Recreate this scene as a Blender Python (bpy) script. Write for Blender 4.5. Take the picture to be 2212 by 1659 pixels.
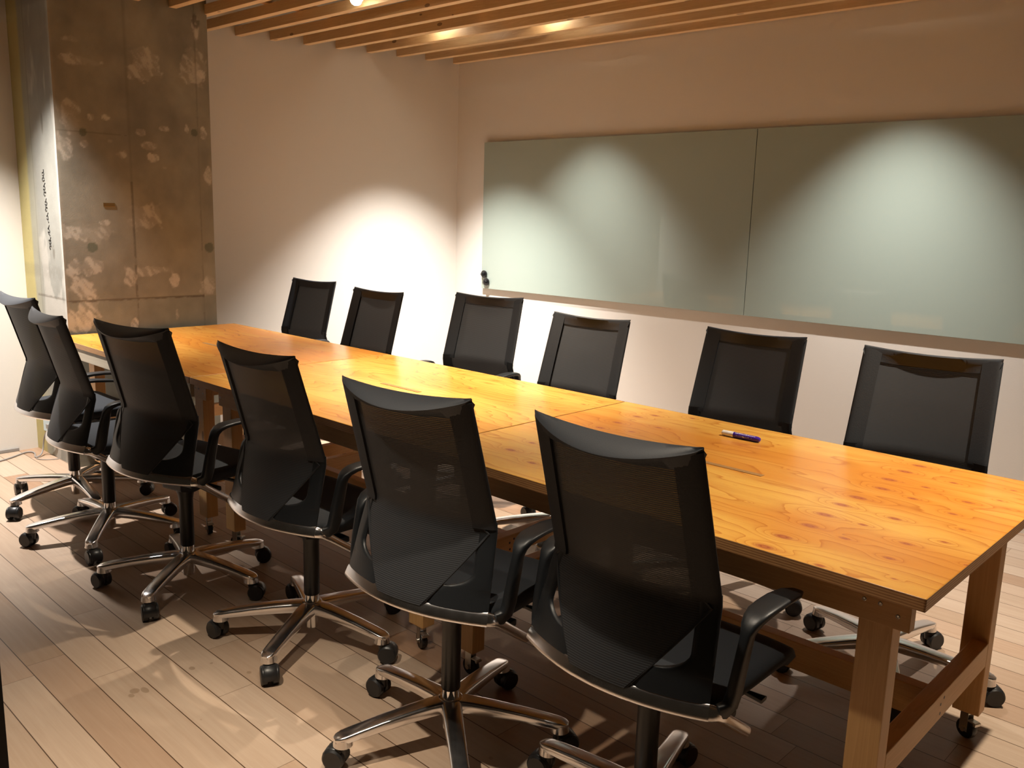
import bpy, bmesh, math, random
import numpy as np
from mathutils import Vector, Matrix, Euler

random.seed(7)
RNG = np.random.RandomState(11)
for o in list(bpy.data.objects):
    bpy.data.objects.remove(o, do_unlink=True)
SC = bpy.context.scene
COL = SC.collection
rad = math.radians

# ------------------------------------------------------------------ camera
cam_d = bpy.data.cameras.new('camera')
cam = bpy.data.objects.new('camera', cam_d)
COL.objects.link(cam)
YAW, PITCH, ROLL, FPX = 2.3151, -0.18714, 0.02857, 1894.66
CAM_MATRIX = None
def camera_setup():
    cy, sy = math.cos(YAW), math.sin(YAW)
    fwd = Vector((cy * math.cos(PITCH), sy * math.cos(PITCH), math.sin(PITCH)))
    right = Vector((sy, -cy, 0))
    up = right.cross(fwd)
    r = math.cos(ROLL) * right + math.sin(ROLL) * up
    u = -math.sin(ROLL) * right + math.cos(ROLL) * up
    b = -fwd
    M = Matrix(((r.x, u.x, b.x, 0), (r.y, u.y, b.y, 0), (r.z, u.z, b.z, 1.42), (0, 0, 0, 1)))
    cam.matrix_world = M
    cam_d.sensor_width = 36.0
    cam_d.sensor_fit = 'HORIZONTAL'
    cam_d.lens = FPX * 36.0 / 2212.0
    cam_d.clip_start = 0.05
camera_setup()
SC.camera = cam

# ------------------------------------------------------------------ world and exposure
W = bpy.data.worlds.new('world'); SC.world = W
W.use_nodes = True
W.node_tree.nodes['Background'].inputs[0].default_value = (1.0, 0.70, 0.42, 1)
W.node_tree.nodes['Background'].inputs[1].default_value = 0.012
SC.view_settings.view_transform = 'Standard'
SC.view_settings.look = 'None'
SC.view_settings.gamma = 1
SC.view_settings.use_curve_mapping = False
SC.view_settings.exposure = 0.0

# ------------------------------------------------------------------ room lamps: x, y, z, aim, cone, blend, watts
WARM = (1.0, 0.86, 0.68)
NEUT = (1.0, 0.945, 0.89)
SPOTS = [
    # (position, aim point, cone degrees, blend, watts, colour): downlights
    ((-3.94, 2.992, 2.515), (-3.98, 2.992, 0.0), 84, 1.0, 100, WARM),
    ((-4.28, 3.845, 2.61), (-4.33, 3.90, 0.0), 80, 1.0, 820, NEUT),
    ((-3.55, 4.059, 2.61), (-3.55, 4.09, 0.0), 82, 1.0, 215, NEUT),
    ((-1.62, 4.059, 2.61), (-1.62, 4.09, 0.0), 84, 1.0, 290, NEUT),
    ((-2.65, 2.570, 2.61), (-2.65, 2.50, 0.0), 72, 1.0, 480, WARM),
    ((-0.25, 2.783, 2.61), (-0.60, 2.72, 0.0), 96, 1.0, 320, WARM),
    ((-1.10, 1.081, 2.61), (-1.10, 1.081, 0.0), 70, 1.0, 115, WARM),
    ((-1.78, 0.443, 2.61), (-1.74, 0.62, 0.0), 62, 1.0, 300, WARM),
    ((-4.74, 1.294, 2.61), (-4.86, 1.294, 0.0), 84, 1.0, 620, NEUT),
]

# ------------------------------------------------------------------ object helpers
def link(o):
    COL.objects.link(o); return o
def tag(o, label=None, cat=None, group=None, kind=None):
    if label: o['label'] = label
    if cat: o['category'] = cat
    if group: o['group'] = group
    if kind: o['kind'] = kind
    return o
def empty(name, loc=(0, 0, 0), rz=0.0):
    o = bpy.data.objects.new(name, None)
    o.empty_display_size = 0.05
    o.location = loc; o.rotation_euler = (0, 0, rz)
    return link(o)
def copy_tree(o, parent=None):
    c = o.copy(); COL.objects.link(c); c.parent = parent
    for ch in [x for x in ORDER.get(o.name, [])]:
        d = copy_tree(ch, c)
        ORDER.setdefault(c.name, []).append(d)
    return c
ORDER = {}
def setparent(o, p):
    if p is not None:
        o.parent = p
        ORDER.setdefault(p.name, []).append(o)

class MB:
    """collects vertices and faces; build() links them as one mesh object"""
    def __init__(s): s.v = []; s.f = []; s.sm = []
    def add(s, verts, faces, smooth=False):
        n = len(s.v)
        s.v.extend([tuple(p) for p in verts])
        for f in faces:
            s.f.append(tuple(i + n for i in f)); s.sm.append(smooth)
        return s
    def box(s, x0, x1, y0, y1, z0, z1, M=None):
        vs = [Vector((x, y, z)) for x in (x0, x1) for y in (y0, y1) for z in (z0, z1)]
        if M is not None: vs = [M @ p for p in vs]
        fs = [(0, 1, 3, 2), (4, 6, 7, 5), (0, 4, 5, 1), (2, 3, 7, 6), (0, 2, 6, 4), (1, 5, 7, 3)]
        return s.add(vs, fs)
    def lathe(s, prof, n=24, M=None, smooth=True, caps=True):
        vs = []; fs = []
        for r, z in prof:
            for k in range(n):
                a = 2 * math.pi * k / n
                vs.append(Vector((r * math.cos(a), r * math.sin(a), z)))
        for i in range(len(prof) - 1):
            for k in range(n):
                a, b = i * n + k, i * n + (k + 1) % n
                fs.append((a, b, b + n, a + n))
        if caps:
            fs.append(tuple(range(n - 1, -1, -1)))
            fs.append(tuple(range((len(prof) - 1) * n, len(prof) * n)))
        if M is not None: vs = [M @ p for p in vs]
        return s.add(vs, fs, smooth)
    def sweep(s, path, secs, side=(1, 0, 0), n=16, smooth=True, power=2.6, closed_ring=True, caps=True):
        """rounded-rectangle section swept along path; secs = (half width along side axis, half thickness)"""
        P = [Vector(p) for p in path]; vs = []; fs = []
        for i, p in enumerate(P):
            t = (P[min(i + 1, len(P) - 1)] - P[max(i - 1, 0)]).normalized()
            sd = side[i] if isinstance(side, list) else side
            sd = Vector(sd); sd = (sd - t * sd.dot(t)).normalized()
            nn = t.cross(sd).normalized()
            a, b = secs[i] if isinstance(secs, list) else secs
            for k in range(n):
                an = 2 * math.pi * k / n
                c, q = math.cos(an), math.sin(an)
                cx = math.copysign(abs(c) ** (2 / power), c) * a
                cy = math.copysign(abs(q) ** (2 / power), q) * b
                vs.append(p + sd * cx + nn * cy)
        for i in range(len(P) - 1):
            for k in range(n):
                a, b = i * n + k, i * n + (k + 1) % n
                fs.append((a, b, b + n, a + n))
        if caps:
            fs.append(tuple(range(n - 1, -1, -1)))
            fs.append(tuple(range((len(P) - 1) * n, len(P) * n)))
        return s.add(vs, fs, smooth)
    def shell(s, fn, nu, nv, t, smooth=True):
        """surface fn(u,v) u,v in 0..1 given thickness t(u,v)"""
        G = np.zeros((nu + 1, nv + 1, 3))
        for i in range(nu + 1):
            for j in range(nv + 1):
                G[i, j] = fn(i / nu, j / nv)
        du = np.gradient(G, axis=0); dv = np.gradient(G, axis=1)
        N = np.cross(du, dv); N /= (np.linalg.norm(N, axis=2, keepdims=True) + 1e-12)
        T = np.array([[t(i / nu, j / nv) for j in range(nv + 1)] for i in range(nu + 1)])[..., None]
        A = (G + N * T / 2).reshape(-1, 3); B = (G - N * T / 2).reshape(-1, 3)
        m = len(A); vs = [tuple(p) for p in A] + [tuple(p) for p in B]; fs = []
        idx = lambda i, j: i * (nv + 1) + j
        for i in range(nu):
            for j in range(nv):
                a, b, c, d = idx(i, j), idx(i + 1, j), idx(i + 1, j + 1), idx(i, j + 1)
                fs.append((a, b, c, d)); fs.append((m + d, m + c, m + b, m + a))
        for i in range(nu):
            a, b = idx(i, 0), idx(i + 1, 0); fs.append((a, m + a, m + b, b))
            a, b = idx(i, nv), idx(i + 1, nv); fs.append((b, m + b, m + a, a))
        for j in range(nv):
            a, b = idx(0, j), idx(0, j + 1); fs.append((b, m + b, m + a, a))
            a, b = idx(nu, j), idx(nu, j + 1); fs.append((a, m + a, m + b, b))
        return s.add(vs, fs, smooth)
    def build(s, name, mat, parent=None, bevel=0.0, seg=2, sharp=35):
        me = bpy.data.meshes.new(name)
        me.from_pydata(s.v, [], s.f)
        me.polygons.foreach_set('use_smooth', s.sm)
        bm = bmesh.new(); bm.from_mesh(me)
        bmesh.ops.recalc_face_normals(bm, faces=bm.faces)
        if bevel > 0:
            es = [e for e in bm.edges if len(e.link_faces) == 2 and e.calc_face_angle(0) > rad(30)]
            bmesh.ops.bevel(bm, geom=es, offset=bevel, segments=seg, affect='EDGES', profile=0.6, clamp_overlap=True)
        if any(s.sm):
            for e in bm.edges:
                if len(e.link_faces) == 2 and e.calc_face_angle(0) > rad(sharp): e.smooth = False
        bm.to_mesh(me); bm.free()
        me.materials.append(mat)
        o = bpy.data.objects.new(name, me); link(o)
        setparent(o, parent)
        return o

# ------------------------------------------------------------------ materials
class NT:
    def __init__(s, name):
        s.m = bpy.data.materials.new(name); s.m.use_nodes = True
        s.t = s.m.node_tree; s.b = s.t.nodes['Principled BSDF']; s.out = s.t.nodes['Material Output']
    def n(s, typ, **kw):
        nd = s.t.nodes.new(typ)
        for k, v in kw.items():
            if k.startswith('i_'):
                key = k[2:]; key = int(key) if key.isdigit() else key
                s.set(nd.inputs[key], v)
            else: setattr(nd, k, v)
        return nd
    def set(s, sock, v):
        if isinstance(v, bpy.types.NodeSocket): s.t.links.new(v, sock)
        elif isinstance(v, bpy.types.Node): s.t.links.new(v.outputs[0], sock)
        else:
            if isinstance(v, tuple) and len(v) == 3 and sock.type == 'RGBA': v = (*v, 1)
            sock.default_value = v
    def math(s, op, a, b=None, c=None, clamp=False):
        nd = s.t.nodes.new('ShaderNodeMath'); nd.operation = op; nd.use_clamp = clamp
        s.set(nd.inputs[0], a)
        if b is not None: s.set(nd.inputs[1], b)
        if c is not None: s.set(nd.inputs[2], c)
        return nd.outputs[0]
    def mix(s, f, a, b, blend='MIX'):
        nd = s.t.nodes.new('ShaderNodeMix'); nd.data_type = 'RGBA'; nd.blend_type = blend
        s.set(nd.inputs[0], f); s.set(nd.inputs[6], a); s.set(nd.inputs[7], b)
        return nd.outputs[2]
    def ramp(s, f, stops, interp='LINEAR'):
        nd = s.t.nodes.new('ShaderNodeValToRGB'); nd.color_ramp.interpolation = interp
        cr = nd.color_ramp
        while len(cr.elements) < len(stops): cr.elements.new(0.5)
        for e, (p, c) in zip(cr.elements, stops):
            e.position = p; e.color = (*c, 1) if len(c) == 3 else c
        s.set(nd.inputs[0], f); return nd.outputs[0]
    def coord(s, kind='Object'):
        return s.n('ShaderNodeTexCoord').outputs[kind]
    def mapping(s, vec, scale=(1, 1, 1), loc=(0, 0, 0), rot=(0, 0, 0)):
        nd = s.n('ShaderNodeMapping'); s.set(nd.inputs[0], vec)
        nd.inputs['Scale'].default_value = scale; nd.inputs['Location'].default_value = loc
        nd.inputs['Rotation'].default_value = rot
        return nd.outputs[0]
    def noise(s, vec, scale=5, detail=3, rough=0.5, dist=0.0):
        nd = s.n('ShaderNodeTexNoise'); s.set(nd.inputs['Vector'], vec)
        nd.inputs['Scale'].default_value = scale; nd.inputs['Detail'].default_value = detail
        nd.inputs['Roughness'].default_value = rough; nd.inputs['Distortion'].default_value = dist
        return nd.outputs[0]
    def bump(s, h, strength=0.2, dist=0.01):
        nd = s.n('ShaderNodeBump'); s.set(nd.inputs['Height'], h)
        nd.inputs['Strength'].default_value = strength; nd.inputs['Distance'].default_value = dist
        s.t.links.new(nd.outputs[0], s.b.inputs['Normal'])
    def fin(s, color=None, rough=None, metal=None, **kw):
        if color is not None: s.set(s.b.inputs['Base Color'], color)
        if rough is not None: s.set(s.b.inputs['Roughness'], rough)
        if metal is not None: s.set(s.b.inputs['Metallic'], metal)
        for k, v in kw.items(): s.set(s.b.inputs[k.replace('_', ' ')], v)
        return s.m

def mat_simple(name, color, rough=0.5, metal=0.0, nscale=60, namt=0.06, bump=0.0, **kw):
    m = NT(name); c = m.coord()
    nz = m.noise(c, nscale, 3)
    lo = tuple(x * (1 - namt) for x in color); hi = tuple(min(1, x * (1 + namt)) for x in color)
    col = m.mix(nz, lo, hi)
    if bump: m.bump(nz, bump, 0.002)
    return m.fin(col, rough, metal, **kw)

M_plaster = None
def mk_plaster():
    m = NT('white_plaster'); c = m.coord()
    big = m.noise(c, 1.3, 3); fine = m.noise(c, 220, 2)
    col = m.mix(m.math('MULTIPLY', big, 0.5), (0.715, 0.675, 0.615), (0.69, 0.65, 0.59))
    m.bump(fine, 0.12, 0.002)
    return m.fin(col, 0.75)
M_plaster = mk_plaster()

STAINS = [(-2.4535, 0.9719, 0.016, 0.014), (-2.4382, 0.9959, 0.02, 0.01), (-2.4346, 0.9543, 0.012, 0.008), (-2.4643, 1.157, 0.012, 0.009), (-2.3209, 1.273, 0.009, 0.007), (-2.453, 1.2163, 0.005, 0.005)]
def mk_floor():
    m = NT('plank_floor'); c = m.coord()
    sp = m.n('ShaderNodeSeparateXYZ'); m.set(sp.inputs[0], c)
    X, Y = sp.outputs[0], sp.outputs[1]
    PW = 0.1147
    row = m.math('DIVIDE', m.math('SUBTRACT', Y, 0.790), PW)
    rid = m.math('FLOOR', row); rf = m.math('FRACT', row)
    wn = m.n('ShaderNodeTexWhiteNoise', noise_dimensions='1D'); m.set(wn.inputs['W'], rid)
    u = m.math('ADD', m.math('DIVIDE', X, 1.25), m.math('MULTIPLY', wn.outputs[0], 7.31))
    uid = m.math('FLOOR', u); uf = m.math('FRACT', u)
    cmb = m.n('ShaderNodeCombineXYZ'); m.set(cmb.inputs[0], uid); m.set(cmb.inputs[1], rid)
    wn2 = m.n('ShaderNodeTexWhiteNoise', noise_dimensions='2D'); m.set(wn2.inputs['Vector'], cmb.outputs[0])
    base = m.ramp(wn2.outputs[0], [(0.0, (0.335, 0.205, 0.128)), (0.2, (0.43, 0.318, 0.232)), (0.45, (0.482, 0.37, 0.28)), (0.68, (0.43, 0.297, 0.206)), (0.84, (0.516, 0.408, 0.318)), (1.0, (0.361, 0.245, 0.159))])
    # grain along x, offset per plank
    off = m.n('ShaderNodeVectorMath', operation='ADD'); m.set(off.inputs[0], c)
    m.set(off.inputs[1], wn2.outputs[1])
    g1 = m.noise(m.mapping(off.outputs[0], (1.2, 26, 1)), 2.2, 5, 0.6, 0.6)
    g2 = m.noise(m.mapping(off.outputs[0], (2.5, 160, 1)), 3, 3, 0.6)
    col = m.mix(m.math('MULTIPLY', m.math('SUBTRACT', g1, 0.35, clamp=True), 0.9), base, m.mix(1.0, base, (0.72, 0.62, 0.54), 'MULTIPLY'))
    col = m.mix(m.math('MULTIPLY', g2, 0.25), col, m.mix(1.0, col, (0.66, 0.60, 0.54), 'MULTIPLY'))
    # stains
    st = m.noise(c, 9, 2, 0.4); stm = m.math('MULTIPLY', m.math('GREATER_THAN', st, 0.755), 0.35)
    col = m.mix(stm, col, (0.22, 0.14, 0.08))
    # worn spots
    for (sx_, sy_, a_, b_) in STAINS:
        dx_ = m.math('DIVIDE', m.math('SUBTRACT', X, sx_), a_); dy_ = m.math('DIVIDE', m.math('SUBTRACT', Y, sy_), b_)
        d2 = m.math('ADD', m.math('ADD', m.math('MULTIPLY', dx_, dx_), m.math('MULTIPLY', dy_, dy_)), m.math('MULTIPLY', g2, 0.5))
        col = m.mix(m.math('MULTIPLY', m.math('LESS_THAN', d2, 1.2), 0.45), col, (0.16, 0.095, 0.045))
    # seams
    e1 = m.math('LESS_THAN', m.math('ABSOLUTE', m.math('SUBTRACT', rf, 0.5)), 0.5 - 0.013)
    d = m.math('MULTIPLY', m.math('MINIMUM', uf, m.math('SUBTRACT', 1.0, uf)), 1.25)
    e2 = m.math('GREATER_THAN', d, 0.0007)
    ok = m.math('MULTIPLY', e1, e2)
    col = m.mix(ok, (0.075, 0.040, 0.020), col)
    m.bump(m.math('ADD', m.math('MULTIPLY', ok, 1.0), m.math('MULTIPLY', g2, 0.12)), 0.25, 0.001)
    rg = m.math('ADD', 0.36, m.math('MULTIPLY', g1, 0.15))
    return m.fin(col, rg, 0.0, Specular_IOR_Level=0.35)
M_floor = mk_floor()

def mk_pine(name, a, b, knot=True, axis=0, rough=0.5, scale=1.0, dots=None):
    """sawn softwood, grain along the given object axis"""
    m = NT(name); c = m.coord()
    sc = [18 * scale, 18 * scale, 18 * scale]; sc[axis] = 0.7 * scale
    g = m.noise(m.mapping(c, tuple(sc)), 1.6, 4, 0.55, 0.8)
    w = m.math('FRACT', m.math('MULTIPLY', g, 9.0))
    col = m.mix(m.math('MULTIPLY', w, 0.55), a, b)
    f = [140, 140, 140]; f[axis] = 4
    fz = m.noise(m.mapping(c, tuple(f)), 2, 2)
    col = m.mix(m.math('MULTIPLY', fz, 0.35), col, m.mix(1.0, col, (0.7, 0.6, 0.5), 'MULTIPLY'))
    if knot:
        vs = [5, 5, 5]; vs[axis] = 2.2
        v = m.n('ShaderNodeTexVoronoi'); m.set(v.inputs['Vector'], m.mapping(c, tuple(vs))); v.inputs['Scale'].default_value = 1.7
        k = m.math('LESS_THAN', v.outputs['Distance'], 0.085)
        col = m.mix(m.math('MULTIPLY', k, 0.75), col, (0.13, 0.06, 0.025))
    m.bump(fz, 0.1, 0.001)
    return m.fin(col, rough)
M_slat = mk_pine('slat_pine', (0.80, 0.58, 0.33), (0.66, 0.43, 0.21), True, 0, 0.45)
M_batten = mk_pine('batten_pine', (0.60, 0.38, 0.19), (0.46, 0.26, 0.11), True, 1, 0.5)
M_leg = mk_pine('leg_pine', (0.70, 0.42, 0.175), (0.58, 0.32, 0.115), True, 2, 0.42)
M_rail = mk_pine('rail_pine', (0.62, 0.36, 0.14), (0.50, 0.27, 0.09), True, 0, 0.42)
M_cross = mk_pine('cross_pine', (0.68, 0.41, 0.17), (0.54, 0.30, 0.105), True, 1, 0.42)
M_litboard = mk_pine('painted_lit_board', (0.60, 0.52, 0.40), (0.52, 0.44, 0.33), False, 0, 0.5)  # far apron: strong light from the left spot painted in as a pale colour

def mk_tabletop():
    m = NT('varnished_larch_ply'); c = m.coord()
    at = m.n('ShaderNodeAttribute', attribute_name='ring'); F = at.outputs['Fac']
    ak = m.n('ShaderNodeAttribute', attribute_name='knot'); K = ak.outputs['Fac']
    ar = m.n('ShaderNodeAttribute', attribute_name='tone'); T = ar.outputs['Fac']
    jit = m.noise(m.mapping(c, (6, 60, 1)), 1.5, 3)
    fr = m.math('FRACT', m.math('ADD', F, m.math('MULTIPLY', jit, 0.10)))
    line = m.ramp(fr, [(0.0, (0, 0, 0)), (0.55, (0.06, 0.06, 0.06)), (0.86, (0.30, 0.30, 0.30)), (0.965, (0.8, 0.8, 0.8)), (1.0, (0, 0, 0))])
    fk = m.noise(m.mapping(c, (7, 38, 1)), 3.0, 4, 0.7, 0.4); fk = m.math('MULTIPLY', m.math('SUBTRACT', fk, 0.50, clamp=True), 3.0, clamp=True)
    lo = m.mix(T, (0.82, 0.455, 0.090), (0.70, 0.275, 0.036))
    lo = m.mix(m.math('MULTIPLY', fk, 0.45), lo, (0.60, 0.23, 0.040))
    hi = m.mix(T, (0.55, 0.195, 0.026), (0.48, 0.145, 0.018))
    col = m.mix(line, lo, hi)
    fib = m.noise(m.mapping(c, (3, 150, 1)), 2.5, 4, 0.65)
    col = m.mix(m.math('MULTIPLY', fib, 0.28), col, m.mix(1.0, col, (0.75, 0.60, 0.45), 'MULTIPLY'))
    kr = m.math('FRACT', m.math('MULTIPLY', K, 3.3))
    kc = m.mix(kr, (0.52, 0.16, 0.040), (0.34, 0.085, 0.028))
    col = m.mix(m.math('MULTIPLY', m.math('SUBTRACT', K, 0.22, clamp=True), 1.9, clamp=True), col, kc)
    # plywood edge: layers by height
    sp = m.n('ShaderNodeSeparateXYZ'); m.set(sp.inputs[0], c)
    geo = m.n('ShaderNodeNewGeometry'); sn = m.n('ShaderNodeSeparateXYZ'); m.set(sn.inputs[0], geo.outputs['Normal'])
    side = m.math('LESS_THAN', m.math('ABSOLUTE', sn.outputs[2]), 0.6)
    z = m.math('ADD', sp.outputs[2], m.math('MULTIPLY', m.noise(m.mapping(c, (5, 5, 1)), 2, 3), 0.0016))
    ply = m.math('FRACT', m.math('MULTIPLY', z, 1 / 0.0056))
    fl = m.math('FLOOR', m.math('MULTIPLY', z, 1 / 0.0028))
    odd = m.math('ABSOLUTE', m.math('MODULO', fl, 2.0))
    er = m.noise(m.mapping(c, (9, 9, 300)), 3, 3, 0.7)
    ec = m.mix(odd, (0.58, 0.31, 0.12), (0.36, 0.16, 0.055))
    ec = m.mix(m.math('MULTIPLY', m.math('SUBTRACT', er, 0.4, clamp=True), 1.6, clamp=True), ec, (0.13, 0.05, 0.018))
    col = m.mix(side, col, ec)
    m.bump(m.math('ADD', m.math('MULTIPLY', fib, 0.5), m.math('MULTIPLY', line, -0.3)), 0.10, 0.001)
    rg = m.math('ADD', 0.27, m.math('MULTIPLY', side, 0.35))
    return m.fin(col, rg, 0.0, Specular_IOR_Level=0.5, Coat_Weight=0.25, Coat_Roughness=0.18)
M_top = mk_tabletop()

M_black_plastic = mat_simple('black_plastic', (0.010, 0.012, 0.0145), 0.42, nscale=300, namt=0.25, bump=0.05)
M_tube = mat_simple('black_lacquer', (0.012, 0.012, 0.012), 0.35)
M_leather = mat_simple('black_edge_fabric', (0.010, 0.0115, 0.015), 0.66, nscale=260, namt=0.3, bump=0.15)
M_capfab = mat_simple('black_satin_trim', (0.030, 0.035, 0.043), 0.50, nscale=420, namt=0.2, bump=0.10)
M_seat = mat_simple('dark_seat_fabric', (0.011, 0.014, 0.019), 0.85, nscale=500, namt=0.35, bump=0.2)
M_rubber = mat_simple('caster_rubber', (0.016, 0.016, 0.017), 0.38)
def mk_metal(name, col, rough):
    m = NT(name); c = m.coord(); nz = m.noise(c, 40, 2)
    return m.fin(col, m.math('ADD', rough, m.math('MULTIPLY', nz, 0.08)), 1.0)
M_alu = mk_metal('polished_aluminium', (0.84, 0.84, 0.86), 0.17)
M_chrome = mk_metal('chrome', (0.85, 0.85, 0.86), 0.04)
M_steel = mk_metal('zinc_steel', (0.62, 0.60, 0.56), 0.28)
M_brass = mk_metal('old_brass', (0.45, 0.30, 0.13), 0.30)

def mk_mesh():
    m = NT('black_mesh_fabric'); c = m.coord()
    sp = m.n('ShaderNodeSeparateXYZ'); m.set(sp.inputs[0], c)
    st = m.math('FRACT', m.math('DIVIDE', sp.outputs[2], 0.0046))
    tr = m.n('ShaderNodeBsdfTransparent')
    gap = m.math('GREATER_THAN', st, 0.80)
    colr = m.ramp(st, [(0.0, (0.008, 0.009, 0.011)), (0.4, (0.042, 0.046, 0.053)), (0.8, (0.008, 0.009, 0.011))])
    m.fin(colr, 0.6)
    mx = m.n('ShaderNodeMixShader'); m.set(mx.inputs[0], m.math('MULTIPLY', gap, 0.07))
    m.t.links.new(m.b.outputs[0], mx.inputs[1]); m.t.links.new(tr.outputs[0], mx.inputs[2])
    m.t.links.new(mx.outputs[0], m.out.inputs[0])
    return m.m
M_mesh = mk_mesh()

def mk_attrcol(name, rough=0.8, spec=0.3, nscale=180, bump=0.25):
    m = NT(name); c = m.coord()
    a = m.n('ShaderNodeAttribute', attribute_name='col')
    nz = m.noise(c, nscale, 4, 0.6)
    n2 = m.noise(c, 14, 4, 0.6)
    col = m.mix(m.math('MULTIPLY', nz, 0.5), a.outputs['Color'], m.mix(1.0, a.outputs['Color'], (0.80, 0.79, 0.78), 'MULTIPLY'))
    col = m.mix(m.math('MULTIPLY', n2, 0.6), col, m.mix(1.0, col, (0.78, 0.76, 0.74), 'MULTIPLY'))
    m.bump(m.math('ADD', nz, m.math('MULTIPLY', n2, 2.0)), bump, 0.002)
    return m.fin(col, rough, 0.0, Specular_IOR_Level=spec)
M_concrete = mk_attrcol('raw_concrete')

def mk_glass():
    m = NT('back_painted_glass'); c = m.coord()
    nz = m.noise(c, 0.8, 2)
    col = m.mix(nz, (0.325, 0.385, 0.340), (0.35, 0.41, 0.36))
    return m.fin(col, 0.35, 0.0, Coat_Weight=1.0, Coat_Roughness=0.015, Coat_IOR=1.5, Specular_IOR_Level=0.1)
M_glass = mk_glass()
M_magnet = mat_simple('black_gloss_plastic', (0.008, 0.008, 0.009), 0.15)
M_capwhite = mat_simple('white_plastic', (0.85, 0.83, 0.82), 0.3)
M_violet = mat_simple('violet_ink_barrel', (0.060, 0.022, 0.33), 0.22)
M_outlet = mat_simple('pale_blue_plastic', (0.50, 0.60, 0.64), 0.4)
M_cable = mat_simple('grey_cable', (0.27, 0.25, 0.23), 0.5)
M_void = mat_simple('dark_soffit', (0.06, 0.045, 0.035), 0.9)
M_duct = mk_metal('foil_duct', (0.65, 0.63, 0.60), 0.3)
M_doorblack = mat_simple('dark_door_frame', (0.006, 0.005, 0.006), 0.4)
M_fixture = mat_simple('white_lamp_body', (0.6, 0.58, 0.55), 0.4)
def mk_emit(name, col, s):
    m = NT(name)
    return m.fin((0, 0, 0), 0.5, 0.0, Emission_Color=(*col, 1), Emission_Strength=s)
M_lens = mk_emit('lamp_lens', (1.0, 0.86, 0.66), 60)

# ------------------------------------------------------------------ the room
WBY = 4.63                              # whiteboard wall plane
BX = lambda y: -4.880 - 0.289 * (WBY - y)   # slanted back wall, x at a given y
CX, CY0, CY1 = -4.900, 1.808, 2.668     # concrete column: front face x, sides y
WX = -5.480                             # wall left of the column
XR, YN = 2.6, -2.6
CEIL = 2.95
def struct(name, mb, mat, **kw):
    o = mb.build(name, mat, **kw); o['kind'] = 'structure'; return o

mb = MB(); mb.box(-6.2, XR, YN, WBY + 0.3, -0.08, 0.0)
fl = struct('floor', mb, M_floor)
# plank direction is turned slightly from the room axes
me = fl.data
Rf = Matrix.Rotation(0.019, 4, 'Z')
for v in me.vertices: v.co = Rf @ v.co
fl.rotation_euler = (0, 0, -0.019)

mb = MB(); mb.box(-5.6, XR, WBY, WBY + 0.12, 0, CEIL)
struct('wall_right', mb, M_plaster)
mb = MB()
y0, y1 = 2.3, WBY + 0.05
mb.add([(BX(y0), y0, 0), (BX(y1), y1, 0), (BX(y1) - .12, y1, 0), (BX(y0) - .12, y0, 0),
        (BX(y0), y0, CEIL), (BX(y1), y1, CEIL), (BX(y1) - .12, y1, CEIL), (BX(y0) - .12, y0, CEIL)],
       [(0, 1, 5, 4), (1, 2, 6, 5), (2, 3, 7, 6), (3, 0, 4, 7), (4, 5, 6, 7), (3, 2, 1, 0)])
struct('wall_back', mb, M_plaster)
mb = MB(); mb.box(WX - 0.12, WX, YN, CY0 + 0.3, 0, CEIL)
struct('wall_left', mb, M_plaster)
mb = MB(); mb.box(-6.2, XR, YN, WBY + 0.3, CEIL, CEIL + 0.08)
struct('ceiling', mb, M_void)

# dark glazed-door stile at the near left
px, py = -1.61, 0.443
d = Vector((px, py, 0)).normalized(); sd = Vector((-d.y, d.x, 0))   # sd points to the left of the view
Mdoor = Matrix(((sd.x, d.x, 0, px), (sd.y, d.y, 0, py), (0, 0, 1, 0), (0, 0, 0, 1)))
mb = MB(); mb.box(0.0, 0.075, -0.02, 0.02, 0.0, 2.1, Mdoor)
dr = struct('door_1', mb, M_doorblack)

# ------------------------------------------------------------------ painted concrete faces
def vnoise(x, y, sx, sy, seed):
    """smooth value noise on arrays"""
    r = np.random.RandomState(seed); g = r.rand(256, 256)
    X = x * sx + 37.2; Y = y * sy + 11.7
    xi = np.floor(X).astype(int); yi = np.floor(Y).astype(int); fx = X - xi; fy = Y - yi
    fx = fx * fx * (3 - 2 * fx); fy = fy * fy * (3 - 2 * fy)
    a = g[xi % 256, yi % 256]; b = g[(xi + 1) % 256, yi % 256]
    c = g[xi % 256, (yi + 1) % 256]; dd = g[(xi + 1) % 256, (yi + 1) % 256]
    return (a * (1 - fx) + b * fx) * (1 - fy) + (c * (1 - fx) + dd * fx) * fy
def fbm(x, y, sx, sy, seed, o=4, r=0.5):
    t = 0; a = 1; s = 0
    for k in range(o):
        t = t + a * vnoise(x, y, sx * 2 ** k, sy * 2 ** k, seed + k); s += a; a *= r
    return t / s
def sstep(e0, e1, x):
    t = np.clip((x - e0) / (e1 - e0), 0, 1); return t * t * (3 - 2 * t)

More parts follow.
